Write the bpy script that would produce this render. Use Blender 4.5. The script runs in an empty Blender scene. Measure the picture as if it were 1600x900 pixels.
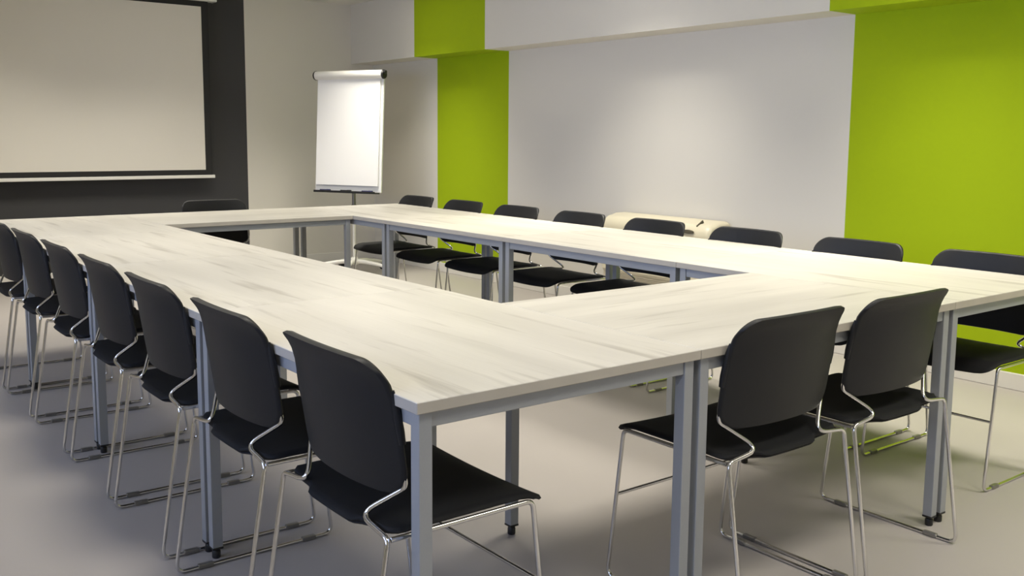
import bpy, bmesh, math, random
from mathutils import Vector, Matrix
random.seed(4)
sc = bpy.context.scene
C = sc.collection
PI = math.pi

# ------------------------------------------------------------------ camera
CAM = (-0.95238, -1.52585, 1.23287)
YAW, PITCH, ROLL, FPX, SHY = 0.91376, -0.12449, 0.00830, 1517.69, -47.02
cyw, syw, cp, sp = math.cos(YAW), math.sin(YAW), math.cos(PITCH), math.sin(PITCH)
fw = Vector((cyw * cp, syw * cp, sp)); rt = Vector((syw, -cyw, 0)); up = rt.cross(fw)
r2 = rt * math.cos(ROLL) + up * math.sin(ROLL); u2 = up * math.cos(ROLL) - rt * math.sin(ROLL)
cd = bpy.data.cameras.new('camera'); cam = bpy.data.objects.new('camera', cd); C.objects.link(cam)
M = Matrix((r2, u2, -fw)).transposed().to_4x4(); M.translation = Vector(CAM)
cam.matrix_world = M
cd.sensor_width = 36; cd.lens = 36 * FPX / 1600; cd.shift_y = SHY / 1600; cd.clip_start = 0.05
sc.camera = cam

# ------------------------------------------------------------------ light and exposure
vs = sc.view_settings
vs.view_transform = 'Standard'; vs.look = 'None'; vs.exposure = 0.16; vs.gamma = 1.0; vs.use_curve_mapping = False
sc.cycles.use_denoising = True
sc.cycles.max_bounces = 8; sc.cycles.diffuse_bounces = 5; sc.cycles.glossy_bounces = 4
sc.cycles.sample_clamp_indirect = 6.0
W_ = bpy.data.worlds.new('sky'); sc.world = W_; W_.use_nodes = True
W_.node_tree.nodes['Background'].inputs[0].default_value = (0.55, 0.68, 1.0, 1)
W_.node_tree.nodes['Background'].inputs[1].default_value = 0.6

LAMP_X = (0.35, 1.70, 2.98); LAMP_Y = (-1.1, 1.0, 3.0, 5.6)
LAMP_POWER = (9.6, 8.0, 15.5); LAMP_SPREAD = (124, 116, 96); LAMP_COL = (1.0, 0.94, 0.81)
DAY_POWER = 40.0; DAY_COL = (0.52, 0.64, 1.0)
WIN_Y = (-0.6, 1.6, 3.8)          # window centres in the left wall
XL, XR, YF, YB, H = -2.2, 3.924, -2.8, 7.074, 2.48

def area(name, loc, rot, sx, sy, power, col, spread=180):
    l = bpy.data.lights.new(name, 'AREA'); l.shape = 'RECTANGLE'; l.size = sx; l.size_y = sy
    l.energy = power; l.color = col; l.spread = math.radians(spread)
    o = bpy.data.objects.new(name, l); C.objects.link(o); o.location = loc; o.rotation_euler = rot
    return o
for x, pw, spr in zip(LAMP_X, LAMP_POWER, LAMP_SPREAD):
    for y in LAMP_Y:
        area('ceiling_lamp', (x, y, H - 0.035), (0, 0, 0), 0.56, 0.56, pw * ((1.75 if x < 2.5 else 0.85) if y > 5 else 1.0), LAMP_COL, spr)
for y in WIN_Y:
    area('daylight', (XL - 0.30, y, 1.55), (0, -PI / 2, 0), 1.25, 1.5, DAY_POWER, DAY_COL)

# ------------------------------------------------------------------ helpers
def obj(name, bm, mat, parent=None, smooth=None, mats=None):
    me = bpy.data.meshes.new(name)
    bmesh.ops.recalc_face_normals(bm, faces=bm.faces)
    bm.to_mesh(me); bm.free()
    for m in (mats or [mat]): me.materials.append(m)
    if smooth is not None:
        me.polygons.foreach_set('use_smooth', [True] * len(me.polygons))
        me.set_sharp_from_angle(angle=math.radians(smooth))
    o = bpy.data.objects.new(name, me); C.objects.link(o)
    if parent: o.parent = parent
    return o
def thing(name, label, cat, loc=(0, 0, 0), rz=0.0, group=None):
    o = bpy.data.objects.new(name, None); C.objects.link(o)
    o.empty_display_size = 0.1
    o.location = loc; o.rotation_euler = (0, 0, rz)
    return tag(o, label, cat, group)
def tag(o, label, cat, group=None):
    o['label'] = label; o['category'] = cat
    if group: o['group'] = group
    return o
def struct(o):
    o['kind'] = 'structure'; return o
def box(bm, lo, hi, bev=0.0, seg=2, mi=0):
    r = bmesh.ops.create_cube(bm, size=1.0)
    vs_ = r['verts']
    for v in vs_:
        v.co = Vector([lo[i] + (v.co[i] + 0.5) * (hi[i] - lo[i]) for i in range(3)])
    fs = set(f for v in vs_ for f in v.link_faces)
    for f in fs: f.material_index = mi
    if bev > 0:
        es = list(set(e for f in fs for e in f.edges))
        bmesh.ops.bevel(bm, geom=es, offset=bev, segments=seg, profile=0.5, affect='EDGES')
    return bm
def fillet(pts, rad, n=6):
    pts = [Vector(p) for p in pts]; out = [pts[0]]
    for i in range(1, len(pts) - 1):
        a, b, c = pts[i - 1], pts[i], pts[i + 1]
        r = rad[i - 1] if isinstance(rad, (list, tuple)) else rad
        d1 = (a - b); d2 = (c - b); l1, l2 = d1.length, d2.length; d1.normalize(); d2.normalize()
        ang = d1.angle(d2); t = min(r / math.tan(ang / 2), l1 * 0.49, l2 * 0.49)
        p0, p1 = b + d1 * t, b + d2 * t
        for k in range(n + 1):
            s = k / n
            out.append(p0 * (1 - s) ** 2 + b * 2 * s * (1 - s) + p1 * s * s)
    out.append(pts[-1]); return out
def tube(bm, path, r, seg=10):
    P = [Vector(p) for p in path]; Q = [P[0]]
    for p in P[1:]:
        if (p - Q[-1]).length > 1e-5: Q.append(p)
    P = Q; n = len(P); rings = []
    t0 = (P[1] - P[0]).normalized()
    ref = Vector((0, 0, 1)) if abs(t0.z) < 0.9 else Vector((1, 0, 0))
    nrm = (ref - t0 * ref.dot(t0)).normalized()
    for i in range(n):
        t = (P[min(i + 1, n - 1)] - P[max(i - 1, 0)]).normalized()
        nrm = (nrm - t * nrm.dot(t)).normalized(); b = t.cross(nrm)
        rr = r[i] if isinstance(r, (list, tuple)) else r
        rings.append([bm.verts.new(P[i] + (nrm * math.cos(2 * PI * k / seg) + b * math.sin(2 * PI * k / seg)) * rr) for k in range(seg)])
    for i in range(n - 1):
        for k in range(seg):
            bm.faces.new((rings[i][k], rings[i][(k + 1) % seg], rings[i + 1][(k + 1) % seg], rings[i + 1][k]))
    bm.faces.new(rings[0][::-1]); bm.faces.new(rings[-1])
    return bm
def cyl(bm, a, b, r, r_b=None, seg=20):
    a, b = Vector(a), Vector(b)
    return tube(bm, [a, b], [r, r if r_b is None else r_b], seg)
def lathe(bm, prof, seg=24, c=(0, 0)):
    rings = [[bm.verts.new((c[0] + r * math.cos(2 * PI * k / seg), c[1] + r * math.sin(2 * PI * k / seg), z)) for k in range(seg)] for r, z in prof]
    for i in range(len(rings) - 1):
        for k in range(seg):
            bm.faces.new((rings[i][k], rings[i][(k + 1) % seg], rings[i + 1][(k + 1) % seg], rings[i + 1][k]))
    bm.faces.new(rings[0][::-1]); bm.faces.new(rings[-1]); return bm
def B(): return bmesh.new()
def rounded(hw, hh, rads, n=8):
    """outline of a rounded rectangle, corners (right-top, left-top, left-bottom, right-bottom)"""
    out = []
    for (sx, sy, a0), r in zip(((1, 1, 0), (-1, 1, 90), (-1, -1, 180), (1, -1, 270)), rads):
        rx, ry = r if isinstance(r, tuple) else (r, r)
        for k in range(n + 1):
            a = math.radians(a0 + 90 * k / n)
            out.append((sx * (hw - rx) + rx * math.cos(a), sy * (hh - ry) + ry * math.sin(a)))
    return out
def densify(o, step=0.03):
    out = []
    for i, p in enumerate(o):
        q = o[(i + 1) % len(o)]; d = math.dist(p, q); m = max(1, int(d / step))
        for k in range(m): out.append((p[0] + (q[0] - p[0]) * k / m, p[1] + (q[1] - p[1]) * k / m))
    return out
def shell(bm, outline, f_front, f_back, rings=9, edge=0.985):
    """closed sheet: outline scaled in rings; front and back surfaces meet in a rounded rim"""
    n = len(outline); S = [1 - (1 - k / rings) ** 1.6 for k in range(1, rings + 1)]
    def side(fn):
        c = bm.verts.new(fn(0, 0)); R_ = []
        for s in S:
            s2 = s * edge
            R_.append([bm.verts.new(fn(x * s2, y * s2)) for x, y in outline])
        for k in range(n): bm.faces.new((c, R_[0][k], R_[0][(k + 1) % n]))
        for i in range(len(R_) - 1):
            for k in range(n): bm.faces.new((R_[i][k], R_[i + 1][k], R_[i + 1][(k + 1) % n], R_[i][(k + 1) % n]))
        return R_[-1]
    a, b = side(f_front), side(f_back)
    mid = []
    for x, y in outline:
        p, q = f_front(x, y), f_back(x, y); mid.append(bm.verts.new((Vector(p) + Vector(q)) / 2))
    for k in range(n):
        k2 = (k + 1) % n
        bm.faces.new((a[k], mid[k], mid[k2], a[k2])); bm.faces.new((mid[k], b[k], b[k2], mid[k2]))
    return bm

# ------------------------------------------------------------------ materials
def mat(name, col, rough=0.5, metal=0.0, noise=0.0, nscale=40, bump=0.0, bscale=200, spec=0.5, coat=0.0):
    m = bpy.data.materials.new(name); m.use_nodes = True; nt = m.node_tree; b = nt.nodes['Principled BSDF']
    b.inputs['Roughness'].default_value = rough; b.inputs['Metallic'].default_value = metal
    b.inputs['Specular IOR Level'].default_value = spec
    if coat: b.inputs['Coat Weight'].default_value = coat
    tc = nt.nodes.new('ShaderNodeTexCoord')
    nz = nt.nodes.new('ShaderNodeTexNoise'); nz.inputs['Scale'].default_value = nscale; nz.inputs['Detail'].default_value = 4
    nt.links.new(tc.outputs['Object'], nz.inputs['Vector'])
    mx = nt.nodes.new('ShaderNodeMix'); mx.data_type = 'RGBA'
    mx.inputs[6].default_value = tuple(c * (1 - noise) for c in col) + (1,)
    mx.inputs[7].default_value = tuple(min(1, c * (1 + noise)) for c in col) + (1,)
    nt.links.new(nz.outputs['Fac'], mx.inputs[0]); nt.links.new(mx.outputs[2], b.inputs['Base Color'])
    if bump:
        n2 = nt.nodes.new('ShaderNodeTexNoise'); n2.inputs['Scale'].default_value = bscale; n2.inputs['Detail'].default_value = 3
        nt.links.new(tc.outputs['Object'], n2.inputs['Vector'])
        bp = nt.nodes.new('ShaderNodeBump'); bp.inputs['Strength'].default_value = bump; bp.inputs['Distance'].default_value = 0.002
        nt.links.new(n2.outputs['Fac'], bp.inputs['Height']); nt.links.new(bp.outputs['Normal'], b.inputs['Normal'])
    return m
def wood_mat():
    m = bpy.data.materials.new('whitewashed_oak_laminate'); m.use_nodes = True; nt = m.node_tree; N = nt.nodes; L = nt.links
    b = N['Principled BSDF']; b.inputs['Roughness'].default_value = 0.42; b.inputs['Specular IOR Level'].default_value = 0.4
    tc = N.new('ShaderNodeTexCoord'); oi = N.new('ShaderNodeObjectInfo')
    off = N.new('ShaderNodeVectorMath'); off.operation = 'MULTIPLY_ADD'
    off.inputs[0].default_value = (1, 1, 1)
    mul = N.new('ShaderNodeMath'); mul.operation = 'MULTIPLY'; mul.inputs[1].default_value = 37.0
    L.new(oi.outputs['Random'], mul.inputs[0])
    add = N.new('ShaderNodeVectorMath'); add.operation = 'ADD'
    L.new(tc.outputs['Object'], add.inputs[0]); L.new(mul.outputs[0], add.inputs[1])
    def layer(sx, sy, detail, dist, lo, hi):
        mp = N.new('ShaderNodeMapping'); mp.inputs['Scale'].default_value = (sx, sy, sx); L.new(add.outputs[0], mp.inputs[0])
        n = N.new('ShaderNodeTexNoise'); n.inputs['Scale'].default_value = 1.0; n.inputs['Detail'].default_value = detail
        n.inputs['Distortion'].default_value = dist; L.new(mp.outputs[0], n.inputs['Vector'])
        r = N.new('ShaderNodeMapRange'); r.inputs[1].default_value = lo; r.inputs[2].default_value = hi; L.new(n.outputs['Fac'], r.inputs[0])
        return r.outputs[0]
    broad = layer(7, 0.9, 3, 0.3, 0.35, 0.68)
    streak = layer(24, 1.7, 4, 0.35, 0.57, 0.72)
    fine = layer(160, 4.0, 2, 0.0, 0.3, 0.7)
    def mixc(fac, a, c):
        x = N.new('ShaderNodeMix'); x.data_type = 'RGBA'; L.new(fac, x.inputs[0])
        if isinstance(a, tuple): x.inputs[6].default_value = a + (1,)
        else: L.new(a, x.inputs[6])
        x.inputs[7].default_value = c + (1,); return x
    def sc_(s, k):
        q = N.new('ShaderNodeMath'); q.operation = 'MULTIPLY'; q.inputs[1].default_value = k; L.new(s, q.inputs[0]); return q.outputs[0]
    a = mixc(broad, (0.665, 0.64, 0.58), (0.565, 0.542, 0.49))
    c = mixc(sc_(streak, 0.9), a.outputs[2], (0.42, 0.395, 0.35))
    d = mixc(sc_(fine, 0.12), c.outputs[2], (0.45, 0.42, 0.36))
    L.new(d.outputs[2], b.inputs['Base Color'])
    return m
WOOD = wood_mat()
EDGE = mat('greige_edge_band', (0.47, 0.44, 0.385), 0.45, 0, 0.10, 9)
LEG = mat('silver_grey_powder_coat', (0.345, 0.365, 0.39), 0.42, 0.2, 0.04, 300, 0.05, 900)
CHROME = mat('polished_chrome', (0.74, 0.735, 0.72), 0.16, 1.0, 0.03, 60)
PLASTIC = mat('charcoal_plastic', (0.0125, 0.0132, 0.0152), 0.46, 0.0, 0.10, 30, 0.12, 900, 0.28)
FABRIC = mat('black_seat_cover', (0.0085, 0.0090, 0.0105), 0.72, 0.0, 0.2, 220, 0.25, 1300, 0.3)
BLACK = mat('black_plastic', (0.012, 0.012, 0.013), 0.45, 0.0, 0.1, 50)
WHITE = mat('matte_white_wall_paint', (0.70, 0.675, 0.62), 0.85, 0.0, 0.012, 1.5, 0.08, 260, 0.25)
GREEN = mat('lime_green_wall_paint', (0.345, 0.47, 0.003), 0.8, 0.0, 0.02, 1.5, 0.08, 260, 0.25)
DARK = mat('charcoal_wall_paint', (0.054, 0.054, 0.057), 0.8, 0.0, 0.03, 2.0, 0.08, 260, 0.25)
TRIMW = mat('white_gloss_trim', (0.74, 0.72, 0.68), 0.4, 0.0, 0.01, 5)
FLOORM = mat('grey_beige_vinyl_floor', (0.435, 0.405, 0.385), 0.48, 0.0, 0.045, 1.6, 0.04, 420, 0.4)
CEILM = mat('white_ceiling_paint', (0.72, 0.70, 0.65), 0.9, 0.0, 0.01, 3)
SCREENM = mat('matte_white_screen_fabric', (0.72, 0.69, 0.63), 0.9, 0.0, 0.008, 8, 0.05, 900, 0.2)
SCRBLK = mat('black_screen_border', (0.010, 0.010, 0.011), 0.7, 0.0, 0.05, 30)
ALUW = mat('white_lacquered_metal', (0.78, 0.77, 0.73), 0.35, 0.0, 0.01, 20)
PAPER = mat('white_paper', (0.90, 0.90, 0.90), 0.8, 0.0, 0.006, 6)
BOARD = mat('white_enamel_board', (0.86, 0.87, 0.87), 0.25, 0.0, 0.006, 6)
POLE = mat('satin_grey_pole', (0.26, 0.25, 0.23), 0.35, 0.6, 0.05, 40)
CREAM = mat('cream_lacquered_casing', (0.70, 0.65, 0.50), 0.35, 0.0, 0.02, 8)
CREAMD = mat('beige_grille', (0.50, 0.45, 0.35), 0.5, 0.0, 0.03, 20)
SLOT = mat('recess_shade_colour', (0.10, 0.09, 0.06), 0.6, 0.0, 0.05, 20)  # shade inside the heater's handle recess and slot, put into the colour
BLUEINK = mat('dark_blue_marker', (0.016, 0.018, 0.075), 0.4, 0.0, 0.05, 40)
LIGHTM = mat('frosted_diffuser', (0.8, 0.8, 0.78), 0.5)
lb = LIGHTM.node_tree.nodes['Principled BSDF']; lb.inputs['Emission Color'].default_value = LAMP_COL + (1,); lb.inputs['Emission Strength'].default_value = 1.5
GLASS = bpy.data.materials.new('window_glass'); GLASS.use_nodes = True
_n = GLASS.node_tree.nodes; _n.remove(_n['Principled BSDF'])
_g = _n.new('ShaderNodeBsdfGlossy'); _g.inputs['Roughness'].default_value = 0.02; _t = _n.new('ShaderNodeBsdfTransparent')
_m = _n.new('ShaderNodeMixShader'); _f = _n.new('ShaderNodeFresnel'); _f.inputs[0].default_value = 1.45
GLASS.node_tree.links.new(_f.outputs[0], _m.inputs[0]); GLASS.node_tree.links.new(_t.outputs[0], _m.inputs[1]); GLASS.node_tree.links.new(_g.outputs[0], _m.inputs[2])
GLASS.node_tree.links.new(_m.outputs[0], _n['Material Output'].inputs[0])

# ------------------------------------------------------------------ the room
T = 0.15
struct(obj('floor', box(B(), (XL - T, YF - T, -0.1), (XR + T, YB + T, 0)), FLOORM))
struct(obj('ceiling', box(B(), (XL - T, YF - T, H), (XR + T, YB + T, H + 0.1)), CEILM))
# right wall: solid wall with a deep soffit; green paint bands run over both
PS, ZS = 0.243, 1.92
bands = [(YF, -0.9, 0), (-0.9, 1.69, 1), (1.69, 4.858, 0), (4.858, 5.916, 1), (5.916, YB, 0)]
bm = B()
for y0, y1, mi in bands:
    prof = [(XR, 0), (XR, ZS), (XR - PS, ZS), (XR - PS, H), (XR + T, H), (XR + T, 0)]
    a = [bm.verts.new((x, y0, z)) for x, z in prof]; c = [bm.verts.new((x, y1, z)) for x, z in prof]
    for k in range(6):
        f = bm.faces.new((a[k], a[(k + 1) % 6], c[(k + 1) % 6], c[k])); f.material_index = mi
struct(obj('wall_right', bm, None, mats=[WHITE, GREEN]))
# back wall with a charcoal painted field behind the screen
bm = B()
for x0, x1, mi in ((XL, -0.75, 0), (-0.75, 2.599, 1), (2.599, XR, 0)):
    box(bm, (x0, YB, 0), (x1, YB + T, H), mi=mi)
struct(obj('wall_back', bm, None, mats=[WHITE, DARK]))
struct(obj('wall_front', box(B(), (XL, YF - T, 0), (XR, YF, H)), WHITE))
# left wall with three window openings
ww, z0, z1 = 1.5, 0.92, 2.18
bm = B()
box(bm, (XL - T, YF, 0), (XL, YB, z0)); box(bm, (XL - T, YF, z1), (XL, YB, H))
ys = [YF] + [v for y in WIN_Y for v in (y - ww / 2, y + ww / 2)] + [YB]
for k in range(0, len(ys), 2): box(bm, (XL - T, ys[k], z0), (XL, ys[k + 1], z1))
struct(obj('wall_left', bm, WHITE))
for i, y in enumerate(WIN_Y):
    w = bpy.data.objects.new('window_%d' % (i + 1), None); C.objects.link(w); w.location = (XL, y, z0); struct(w)
    bm = B(); hw = ww / 2; hz = z1 - z0
    for lo, hi in (((-.10, -hw, 0), (-.04, -hw + .06, hz)), ((-.10, hw - .06, 0), (-.04, hw, hz)), ((-.10, -hw + .06, 0), (-.04, hw - .06, .06)),
                   ((-.10, -hw + .06, hz - .06), (-.04, hw - .06, hz)), ((-.10, -.03, .06), (-.04, .03, hz - .06))):
        box(bm, lo, hi, 0.004, 1)
    obj('window_frame', bm, TRIMW, w)
    bm = B(); box(bm, (-.075, -hw + .055, .055), (-.069, hw - .055, hz - .055)); obj('pane', bm, GLASS, w)
    obj('window_sill', box(B(), (-.04, -hw - .04, -.025), (.14, hw + .04, 0.0), .006), TRIMW, w)
# skirting boards
def skirting(name, a, b_, ax):
    bm = B(); h_ = 0.082; d = 0.014
    box(bm, a, b_, 0.004, 2); return struct(obj(name, bm, TRIMW))
skirting('baseboard_right', (XR - .014, YF, 0), (XR, YB - .014, .085), 0)
skirting('baseboard_back', (XL + .014, YB - .014, 0), (XR, YB, .085), 0)
skirting('baseboard_left', (XL, YF, 0), (XL + .014, YB, .085), 0)
skirting('baseboard_front', (XL + .014, YF, 0), (XR - .014, YF + .014, .085), 0)

# ------------------------------------------------------------------ tables
TW, TL, TH, TT = 0.80, 1.18, 0.73, 0.024
def make_table():
    t = thing('meeting_table', 'x', 'table')
    bm = box(B(), (-TW / 2 + .0006, -TL / 2 + .0006, TH - TT), (TW / 2 - .0006, TL / 2 - .0006, TH), .0015, 1)
    for f in bm.faces: f.material_index = 0 if f.calc_center_median().z > TH - .0012 else 1
    obj('tabletop', bm, None, t, None, [WOOD, EDGE])
    zt = TH - TT; ls = .031; ins = .012
    for sx in (-1, 1):
        for sy in (-1, 1):
            x = sx * (TW / 2 - ins - ls / 2); y = sy * (TL / 2 - ins - ls / 2)
            l = obj('leg', box(B(), (x - ls / 2, y - ls / 2, .034), (x + ls / 2, y + ls / 2, zt), .002, 2), LEG, t)
            bm = B(); box(bm, (x - ls / 2 - .0005, y - ls / 2 - .0005, .028), (x + ls / 2 + .0005, y + ls / 2 + .0005, .0345), .001, 1)
            lathe(bm, ((.006, .0275), (.010, .024), (.0125, .020), (.0125, .003), (.011, 0.0)), 16, (x, y))
            obj('levelling_foot', bm, BLACK, l, 40)
    xi = TW / 2 - ins - ls; yi = TL / 2 - ins - ls
    for s in (-1, 1):
        x = s * (TW / 2 - ins - .004 - .011)
        obj('frame_rail', box(B(), (x - .011, -yi, zt - .034), (x + .011, yi, zt), .002, 2), LEG, t)
        y = s * (TL / 2 - ins - .004 - .011)
        obj('frame_rail', box(B(), (-xi, y - .011, zt - .034), (xi, y + .011, zt), .002, 2), LEG, t)
    return t
def copy_tree(o, parent=None):
    c = o.copy(); C.objects.link(c); c.parent = parent
    for ch in list(o.children):
        copy_tree(ch, c)
    return c
protoT = make_table()
LX, LY = 2 * TW + TL, 4 * TL
tabs = []
for k in range(4):
    tabs.append((TW / 2, TL * (k + .5), 0, ('pale oak table at the near corner of the ring, a lone grey leg in front',
        'second pale oak table from the near corner in the left-hand row',
        'third pale oak table from the near corner in the left-hand row',
        'pale oak table at the far left corner of the ring, before the screen')[k]))
for k in range(4):
    tabs.append((LX - TW / 2, TL * (k + .5), 0, ('pale oak table at the near right corner, by the large green wall',
        'pale oak table in the right-hand row, second from the large green wall',
        'pale oak table in the right-hand row, third from the large green wall',
        'pale oak table at the far right corner, in front of the flipchart')[k]))
tabs.append((LX / 2, TW / 2, PI / 2, 'pale oak table across the near end, two chairs tucked under its front edge'))
tabs.append((LX / 2, LY - TW / 2, PI / 2, 'pale oak table across the far end of the ring, one chair behind it'))
for i, (x, y, rz, lab) in enumerate(tabs):
    t = protoT if i == 0 else copy_tree(protoT)
    t.location = (x, y, 0); t.rotation_euler = (0, 0, rz)
    tag(t, lab, 'table', 'tables pushed together into a hollow rectangle')

# ------------------------------------------------------------------ chairs (local: +y forward, +x right, origin on floor under the rear feet)
TR = 0.0057
def back_f(s, z):
    """forward position of the middle surface of the backrest shell"""
    f = 0.092 - (z - 0.50) / 0.30 * 0.046
    q = min(1, max(0, (z - 0.725) / 0.080)); q = q * q * (3 - 2 * q)
    f += 0.038 * (1 - 0.55 * q) * (abs(s) / 0.22) ** 2.2      # wings reach forward, the top edge runs straight
    if z > 0.76: f -= 0.008 * ((z - 0.76) / 0.04) ** 2
    return f
def seat_outline(hw, hl, n):
    # rounded rectangle in front; behind, the corners step in beside the steel uprights
    o = [p for p in rounded(hw, hl, (.045, .045, .05, .05)) if p[1] > 0]
    left = [(-hw, -hl + .050), (-hw + .004, -hl + .036), (-hw + .016, -hl + .026), (-hw + .03, -hl + .0215), (-.135, -hl + .0215), (-.115, -hl + .014), (-.100, -hl + .003), (-.085, -hl)]
    return o + left + [(-x, y) for x, y in left[::-1]]
def make_chair():
    t = thing('meeting_chair', 'x', 'chair')
    # upholstered seat: dished, raised behind, front edge rolling down
    cy_, hl, hw = 0.270, 0.212, 0.2375
    outl = densify(seat_outline(hw, hl, 0))
    def ztop(x, y):
        f = cy_ + y; z = 0.4537
        z += 0.007 * (x / hw) ** 2
        if f > 0.40: z -= 0.028 * ((f - 0.40) / 0.082) ** 2
        if f < 0.15: z -= 0.006 * ((0.15 - f) / 0.09) ** 2
        return z
    ft = lambda x, y: (x, cy_ + y, ztop(x, y) - (0.004 if max(abs(x) / hw, abs(y) / hl) > .97 else 0))
    fb = lambda x, y: (x, cy_ + y, ztop(x, y) - 0.012)
    obj('seat', shell(B(), outl, ft, fb), FABRIC, t, 60)
    # plastic pan below it, with a belly
    outp = densify(seat_outline(hw - .016, hl - .004, 0))
    def zb(x, y):
        return ztop(x, y) - 0.016 - 0.016 * max(0, 1 - (x / (hw - .01)) ** 2) * max(0, 1 - (y / hl) ** 4)
    obj('seat_pan', shell(B(), outp, lambda x, y: (x, cy_ + y, ztop(x, y) - .0115), lambda x, y: (x, cy_ + y, zb(x, y))), PLASTIC, t, 60)
    # backrest shell
    zc, hh, bw = 0.653, 0.145, 0.224
    ob = densify(rounded(bw, hh, ((.054, .050), (.054, .050), (.062, .055), (.062, .055))), .025)
    def sq(x, y):      # a little narrower towards the top
        return x * (1 - 0.055 * max(0, y / hh) - 0.015 * max(0, -y / hh) ** 2), zc + y
    def bf(d):
        def fn(x, y):
            s, z = sq(x, y); k = d * (1 + 0.8 * min(1, max(0, (z - .765) / .03))); return (s, back_f(s, z) + k, z + (0.002 * (1 - (x / bw) ** 2) if y > 0 else 0) * (max(0, y) / hh))
        return fn
    bk = obj('backrest', shell(B(), ob, bf(.006), bf(-.006), 10), PLASTIC, t, 60)
    def edge_pt(z, out=0.0):
        return None
    for s in (-1, 1):
        # sleeve that takes the upright, upper half of each side
        pth = [(s * (bw - .003 - .013 * max(0, (z - zc) / hh)), back_f(bw - .01, z) + .004, z) for z in (.625, .65, .68, .71, .735)]
        obj('upright_sleeve', tube(B(), pth, [.0075, .0085, .0085, .0075, .004], 12), PLASTIC, t, 50)
        # steel: one leg each at the corners (with its bends), floor runner, seat rail, back upright
        loop = fillet([(s * .24, .073, .442), (s * .237, .434, .440), (s * .24, .484, TR), (s * .24, 0, TR), (s * .24, .067, .446), (s * .118, .070, .458),
                       (s * .213, .126, .530), (s * .2165, .107, .645)], [.022, .026, .026, .020, .022, .024])
        # indices: 0 start, then six bends of seven points, then end
        b = lambda k: 1 + 7 * (k - 1)
        obj('seat_rail', tube(B(), loop[:b(1) + 1], TR), CHROME, t, 60)
        obj('leg', tube(B(), loop[b(1):b(2) + 7], TR), CHROME, t, 60)
        obj('floor_runner', tube(B(), loop[b(2) + 6:b(3) + 1], TR), CHROME, t, 60)
        obj('leg', tube(B(), loop[b(3):b(4) + 7], TR), CHROME, t, 60)
        obj('back_upright', tube(B(), loop[b(4) + 6:], TR), CHROME, t, 60)
        for f in (.085, .405):
            bm = B(); box(bm, (s * .24 - .008, f - .022, 0), (s * .24 + .008, f + .022, TR * 2 + .003), .003, 2)
            obj('runner_clip', bm, POLE, t)
    obj('stretcher', tube(B(), [(-.2385, .456, .250), (.2385, .456, .250)], .0048), CHROME, t, 60)
    return t
proto = make_chair()
chairs = []
REAR = 0.107
yL = (.304, .865, 1.462, 2.033, 2.63, 3.222, 3.81, 4.40)
labL = ('largest black chair nearest the camera, beside the lone corner table leg',
        'second black chair from the camera along the left edge of the tables',
        'third black chair from the camera along the left edge of the tables',
        'fourth black chair from the camera along the left edge of the tables',
        'fifth black chair from the camera along the left edge of the tables',
        'sixth black chair from the camera along the left edge of the tables',
        'seventh black chair along the left edge, cut off by the photo border')
for y, l in list(zip(yL, labL)): chairs.append((-REAR + (.012 if y < .5 else 0), y, -PI / 2, l, 'chairs along the left edge of the tables'))
for x, l in ((1.105, 'left of the two black chairs at the near end of the tables'),
             (1.632, 'right of the two black chairs at the near end of the tables')):
    chairs.append((x, -REAR, 0, l, 'chairs at the near end of the tables'))
yR = (.305, .868, 1.475, 2.082, 2.682, 3.275, 3.862, 4.455)
labR = ('rightmost black chair, wholly before the large green wall, cut off by the border',
        'second black chair from the right, its back crossing the edge of the large green wall',
        'third chair from the right along the far side, at the right end of the heater',
        'fourth chair from the right along the far side, in front of the cream heater',
        'fifth chair from the right along the far side, just left of the cream heater',
        'sixth chair from the right along the far side, right edge of the narrow green stripe',
        'black chair wholly in front of the narrow green stripe',
        'farthest black chair along the right side, between flipchart and narrow green stripe')
for y, l in zip(yR, labR): chairs.append((LX + REAR - .025, y, PI / 2, l, 'chairs along the right edge of the tables'))
chairs.append((1.40, LY + REAR, PI, 'black chair alone at the far end of the tables, in front of the charcoal wall', None))
for i, (x, y, rz, lab, g) in enumerate(chairs):
    c = proto if i == 0 else copy_tree(proto)
    c.location = (x, y, 0); c.rotation_euler = (0, 0, rz); tag(c, lab, 'chair', g)

# ------------------------------------------------------------------ projection screen
YS = 6.95
s = thing('projection_screen', 'large white pull-down projection screen with black border hanging before the charcoal wall', 'screen', (0, YS, 0))
SX0, SX1 = -0.42, 2.222
obj('border', box(B(), (SX0, 0, .862), (SX1, .0016, 2.40)), SCRBLK, s)
obj('viewing_surface', box(B(), (SX0 + .062, -.0012, .918), (SX1 - .062, 0, 2.325)), SCREENM, s)
bm = B(); box(bm, (SX0 - .015, -.012, .845), (SX1 + .018, .014, .873), .004, 2)
obj('weight_bar', bm, ALUW, s, 40)
bm = B(); box(bm, (SX0 - .05, -.045, 2.372), (SX1 + .06, .065, 2.47), .012, 3)
cs = obj('roller_case', bm, ALUW, s, 40)
for e in (SX0 - .056, SX1 + .054):
    obj('end_cap', box(B(), (e, -.047, 2.370), (e + .012, .067, 2.472), .010, 3), ALUW, s, 40)
for xx in (0.2, 1.6):
    obj('wall_bracket', box(B(), (xx, .06, 2.39), (xx + .05, YB - YS, 2.44)), ALUW, s)

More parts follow.
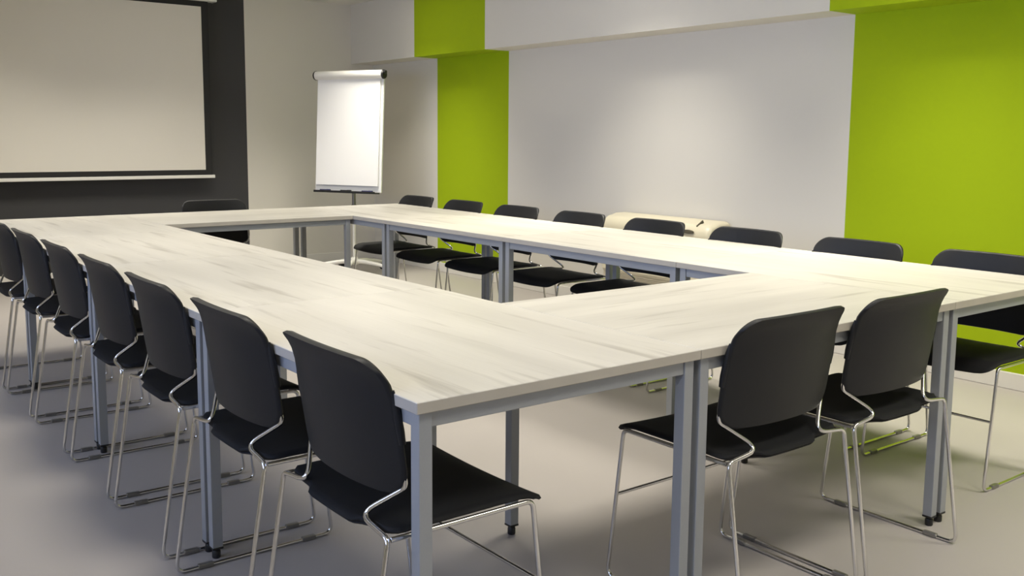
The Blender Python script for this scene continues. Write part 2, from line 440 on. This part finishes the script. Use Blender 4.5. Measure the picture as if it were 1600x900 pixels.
# ------------------------------------------------------------------ flipchart easel
FY = math.atan2(-.45, -.89) + PI / 2       # local -y faces the viewer
fc = thing('flipchart_easel', 'white flipchart with blank paper on a wheeled pole stand in the far corner', 'flipchart', (3.20, 6.20, 0), 0)
fc.rotation_euler = (0, 0, FY)
tilt = math.radians(3.6)
def tl(bm, piv=(0, -.055, 0.72)):
    bmesh.ops.rotate(bm, cent=piv, matrix=Matrix.Rotation(-tilt, 3, 'X'), verts=bm.verts); return bm
bm = B(); box(bm, (-.35, -.066, .735), (.35, -.046, 1.765), .004, 2); obj('board', tl(bm), BOARD, fc)
bm = B(); box(bm, (-.335, -.082, .79), (.325, -.0665, 1.72), .001, 1); pd = obj('paper_pad', tl(bm), PAPER, fc)
bm = B(); tube(bm, [(-.352, -.082, 1.755), (.352, -.082, 1.755)], .038, 28); obj('clamp_bar', tl(bm), ALUW, fc, 40)
for sx in (-1, 1):
    bm = B(); tube(bm, [(sx * .352, -.082, 1.755), (sx * .358, -.082, 1.755), (sx * .368, -.082, 1.755)], [.041, .041, .036], 28); e = obj('end_cap', tl(bm), BLACK, fc, 40)
    if sx == 1:
        bm = B(); tube(bm, [(.366, -.10, 1.770), (.392, -.10, 1.770)], [.014, .016], 16); obj('clamp_knob', tl(bm), BLACK, e, 40)
bm = B(); box(bm, (-.325, -.125, .722), (.325, -.046, .734), .003, 1); box(bm, (-.325, -.128, .722), (.325, -.122, .742), .002, 1); obj('pen_tray', tl(bm), BLACK, fc)
bm = B(); tube(bm, [(0, .03, .60), (0, .03, 1.0)], .017, 20); obj('upper_pole', bm, POLE, fc, 40)
bm = B(); box(bm, (-.06, -.012, .90), (.06, .016, 1.0), .004); obj('board_bracket', bm, BLACK, fc)
bm = B(); lathe(bm, ((.022, .50), (.028, .51), (.028, .60), (.022, .615)), 24, (0, .03)); cl = obj('height_collar', bm, BLACK, fc, 40)
bm = B(); tube(bm, [(.02, .02, .585), (.055, .01, .585)], .007, 12); tube(bm, [(.055, .01, .585), (.068, .006, .585)], [.019, .019], 16); obj('clamp_knob', bm, BLACK, cl, 40)
bm = B(); tube(bm, [(0, .03, .12), (0, .03, .51)], .0145, 20); obj('lower_pole', bm, ALUW, fc, 40)
bm = B(); lathe(bm, ((.030, .075), (.042, .085), (.042, .125), (.024, .145)), 24, (0, .03)); obj('hub', bm, ALUW, fc, 40)
for k in range(5):
    a = math.radians(-90 + 20 + 72 * k); dx, dy = math.cos(a), math.sin(a)
    pth = [(dx * r_, 0.03 + dy * r_, z_) for r_, z_ in ((.02, .108), (.12, .104), (.24, .090), (.34, .070))]
    l = obj('base_leg', tube(B(), pth, [.022, .020, .017, .014], 12), ALUW, fc, 40)
    cx, cy2 = dx * .335, 0.03 + dy * .335
    bm = B(); tube(bm, [(cx - dy * .018, cy2 + dx * .018, .027), (cx + dy * .018, cy2 - dx * .018, .027)], .027, 20)
    box(bm, (cx - .010, cy2 - .010, .03), (cx + .010, cy2 + .010, .062)); obj('caster', bm, BLACK, l, 40)
# pens lying in the tray
import itertools
MWf = Matrix.Translation((3.20, 6.20, 0)) @ Matrix.Rotation(FY, 4, 'Z')
def pen(x, lab, m, length=.055):
    bm = B(); tube(bm, [(x - length, -.108, .742), (x + length * .25, -.108, .742)], .008, 12)
    tube(bm, [(x + length * .25, -.108, .742), (x + length, -.108, .742)], .0095, 12); tl(bm)
    bmesh.ops.transform(bm, matrix=MWf, verts=bm.verts)
    c_ = sum((v.co for v in bm.verts), Vector()) / len(bm.verts)
    bmesh.ops.translate(bm, vec=-c_, verts=bm.verts)
    o = obj('marker_pen', bm, m, None, 40); o.location = c_; tag(o, lab, 'pen', 'marker pens in the flipchart tray')
pen(-.21, 'dark marker pen at the left end of the flipchart tray', BLUEINK)
pen(.01, 'dark marker pen in the middle of the flipchart tray, above the pole', BLACK)
pen(.235, 'blue-black marker pen at the right end of the flipchart tray', BLUEINK)

# ------------------------------------------------------------------ cream heater cabinet under the white field of the right wall
h = thing('fan_heater_cabinet', 'cream rounded heater cabinet against the white wall behind the right-hand chairs', 'heater', (XR, 3.06, 0))
def xprof(bm, prof, y0, y1):
    a = [bm.verts.new((x, y0, z)) for x, z in prof]; c = [bm.verts.new((x, y1, z)) for x, z in prof]; n = len(prof)
    for k in range(n): bm.faces.new((a[k], a[(k + 1) % n], c[(k + 1) % n], c[k]))
    bm.faces.new(a[::-1]); bm.faces.new(c); return bm
arc = [(-.145 - .075 * math.sin(math.radians(a)), .605 + .085 * math.cos(math.radians(a))) for a in range(0, 91, 10)]
prof = [(-.016, .09), (-.016, .705)] + [(-.10, .703)] + arc + [(-.222, .32), (-.205, .30), (-.205, .09)]
obj('casing', xprof(B(), prof, -.50, .405), CREAM, h, 35)
for sy, yy in ((-1, -.50), (1, .405)):
    bm = B(); n = 6; cx, cz = -.11, .40; rings = []
    for k in range(n + 1):
        a = k / n * PI / 2; sc1 = 1 - .16 * (1 - math.cos(a)); off = (.055 if sy < 0 else .012) * math.sin(a)
        rings.append([bm.verts.new((cx + (x - cx) * (sc1 if x < -.05 else 1), yy + sy * off, cz + (z - cz) * (1 - .10 * (1 - math.cos(a))))) for x, z in prof])
    for i in range(n):
        for k in range(len(prof)):
            bm.faces.new((rings[i][k], rings[i][(k + 1) % len(prof)], rings[i + 1][(k + 1) % len(prof)], rings[i + 1][k]))
    bm.faces.new(rings[0][::-1]); bm.faces.new(rings[-1]); obj('end_cap', bm, CREAM, h, 50)
bm = B(); box(bm, (-.209, -.47, .12), (-.2045, 0.375, .295))
for k in range(16): box(bm, (-.215, -.47, .125 + k * .0107), (-.209, .375, .130 + k * .0107))
obj('air_grille', bm, CREAMD, h)
obj('base_plinth', box(B(), (-.19, -.50, 0), (-.016, .405, .095)), CREAM, h)
bm = B(); lathe(bm, ((.001, 0), (1, 0), (1, .006), (.9, .008), (.001, .008)), 24)
bmesh.ops.scale(bm, vec=(.012, .050, 1), verts=bm.verts); bmesh.ops.rotate(bm, cent=(0, 0, 0), matrix=Matrix.Rotation(-PI / 2, 3, 'Y'), verts=bm.verts)
bmesh.ops.translate(bm, vec=(-.2195, -.385, .640), verts=bm.verts); obj('handle_recess_shade', bm, SLOT, h, 40)  # handle recess drawn as a dark oval, its shade painted on
bm = B(); box(bm, (-.19, -.437, .660), (-.125, -.429, .696)); 
bmesh.ops.rotate(bm, cent=(-.16, -.433, .678), matrix=Matrix.Rotation(math.radians(-30), 3, 'Y'), verts=bm.verts); obj('control_slot_shade', bm, SLOT, h)  # control slot as a solid block, coloured like its shaded inside
bm = B(); box(bm, (-.195, -.49, .664), (-.160, -.46, .676), .002); 
bmesh.ops.rotate(bm, cent=(-.177, -.475, .670), matrix=Matrix.Rotation(math.radians(-32), 3, 'Y'), verts=bm.verts); obj('control_panel', bm, CREAMD, h)

# ------------------------------------------------------------------ recessed ceiling lights (above the frame)
for i, x in enumerate(LAMP_X):
    for j, y in enumerate(LAMP_Y):
        t = thing('ceiling_light', 'square recessed ceiling light, %s row, %s from the screen wall' % (('window-side', 'middle', 'green wall')[i], ('fourth', 'third', 'second', 'first')[j]), 'light', (x, y, H), 0, 'recessed ceiling lights')
        bm = B()
        for lo, hi in (((-.30, -.30, -.015), (-.28, .30, 0)), ((.28, -.30, -.015), (.30, .30, 0)), ((-.28, -.30, -.015), (.28, -.28, 0)), ((-.28, .28, -.015), (.28, .30, 0))): box(bm, lo, hi)
        obj('frame', bm, ALUW, t)
        obj('diffuser', box(B(), (-.28, -.28, -.008), (.28, .28, -.002)), LIGHTM, t)
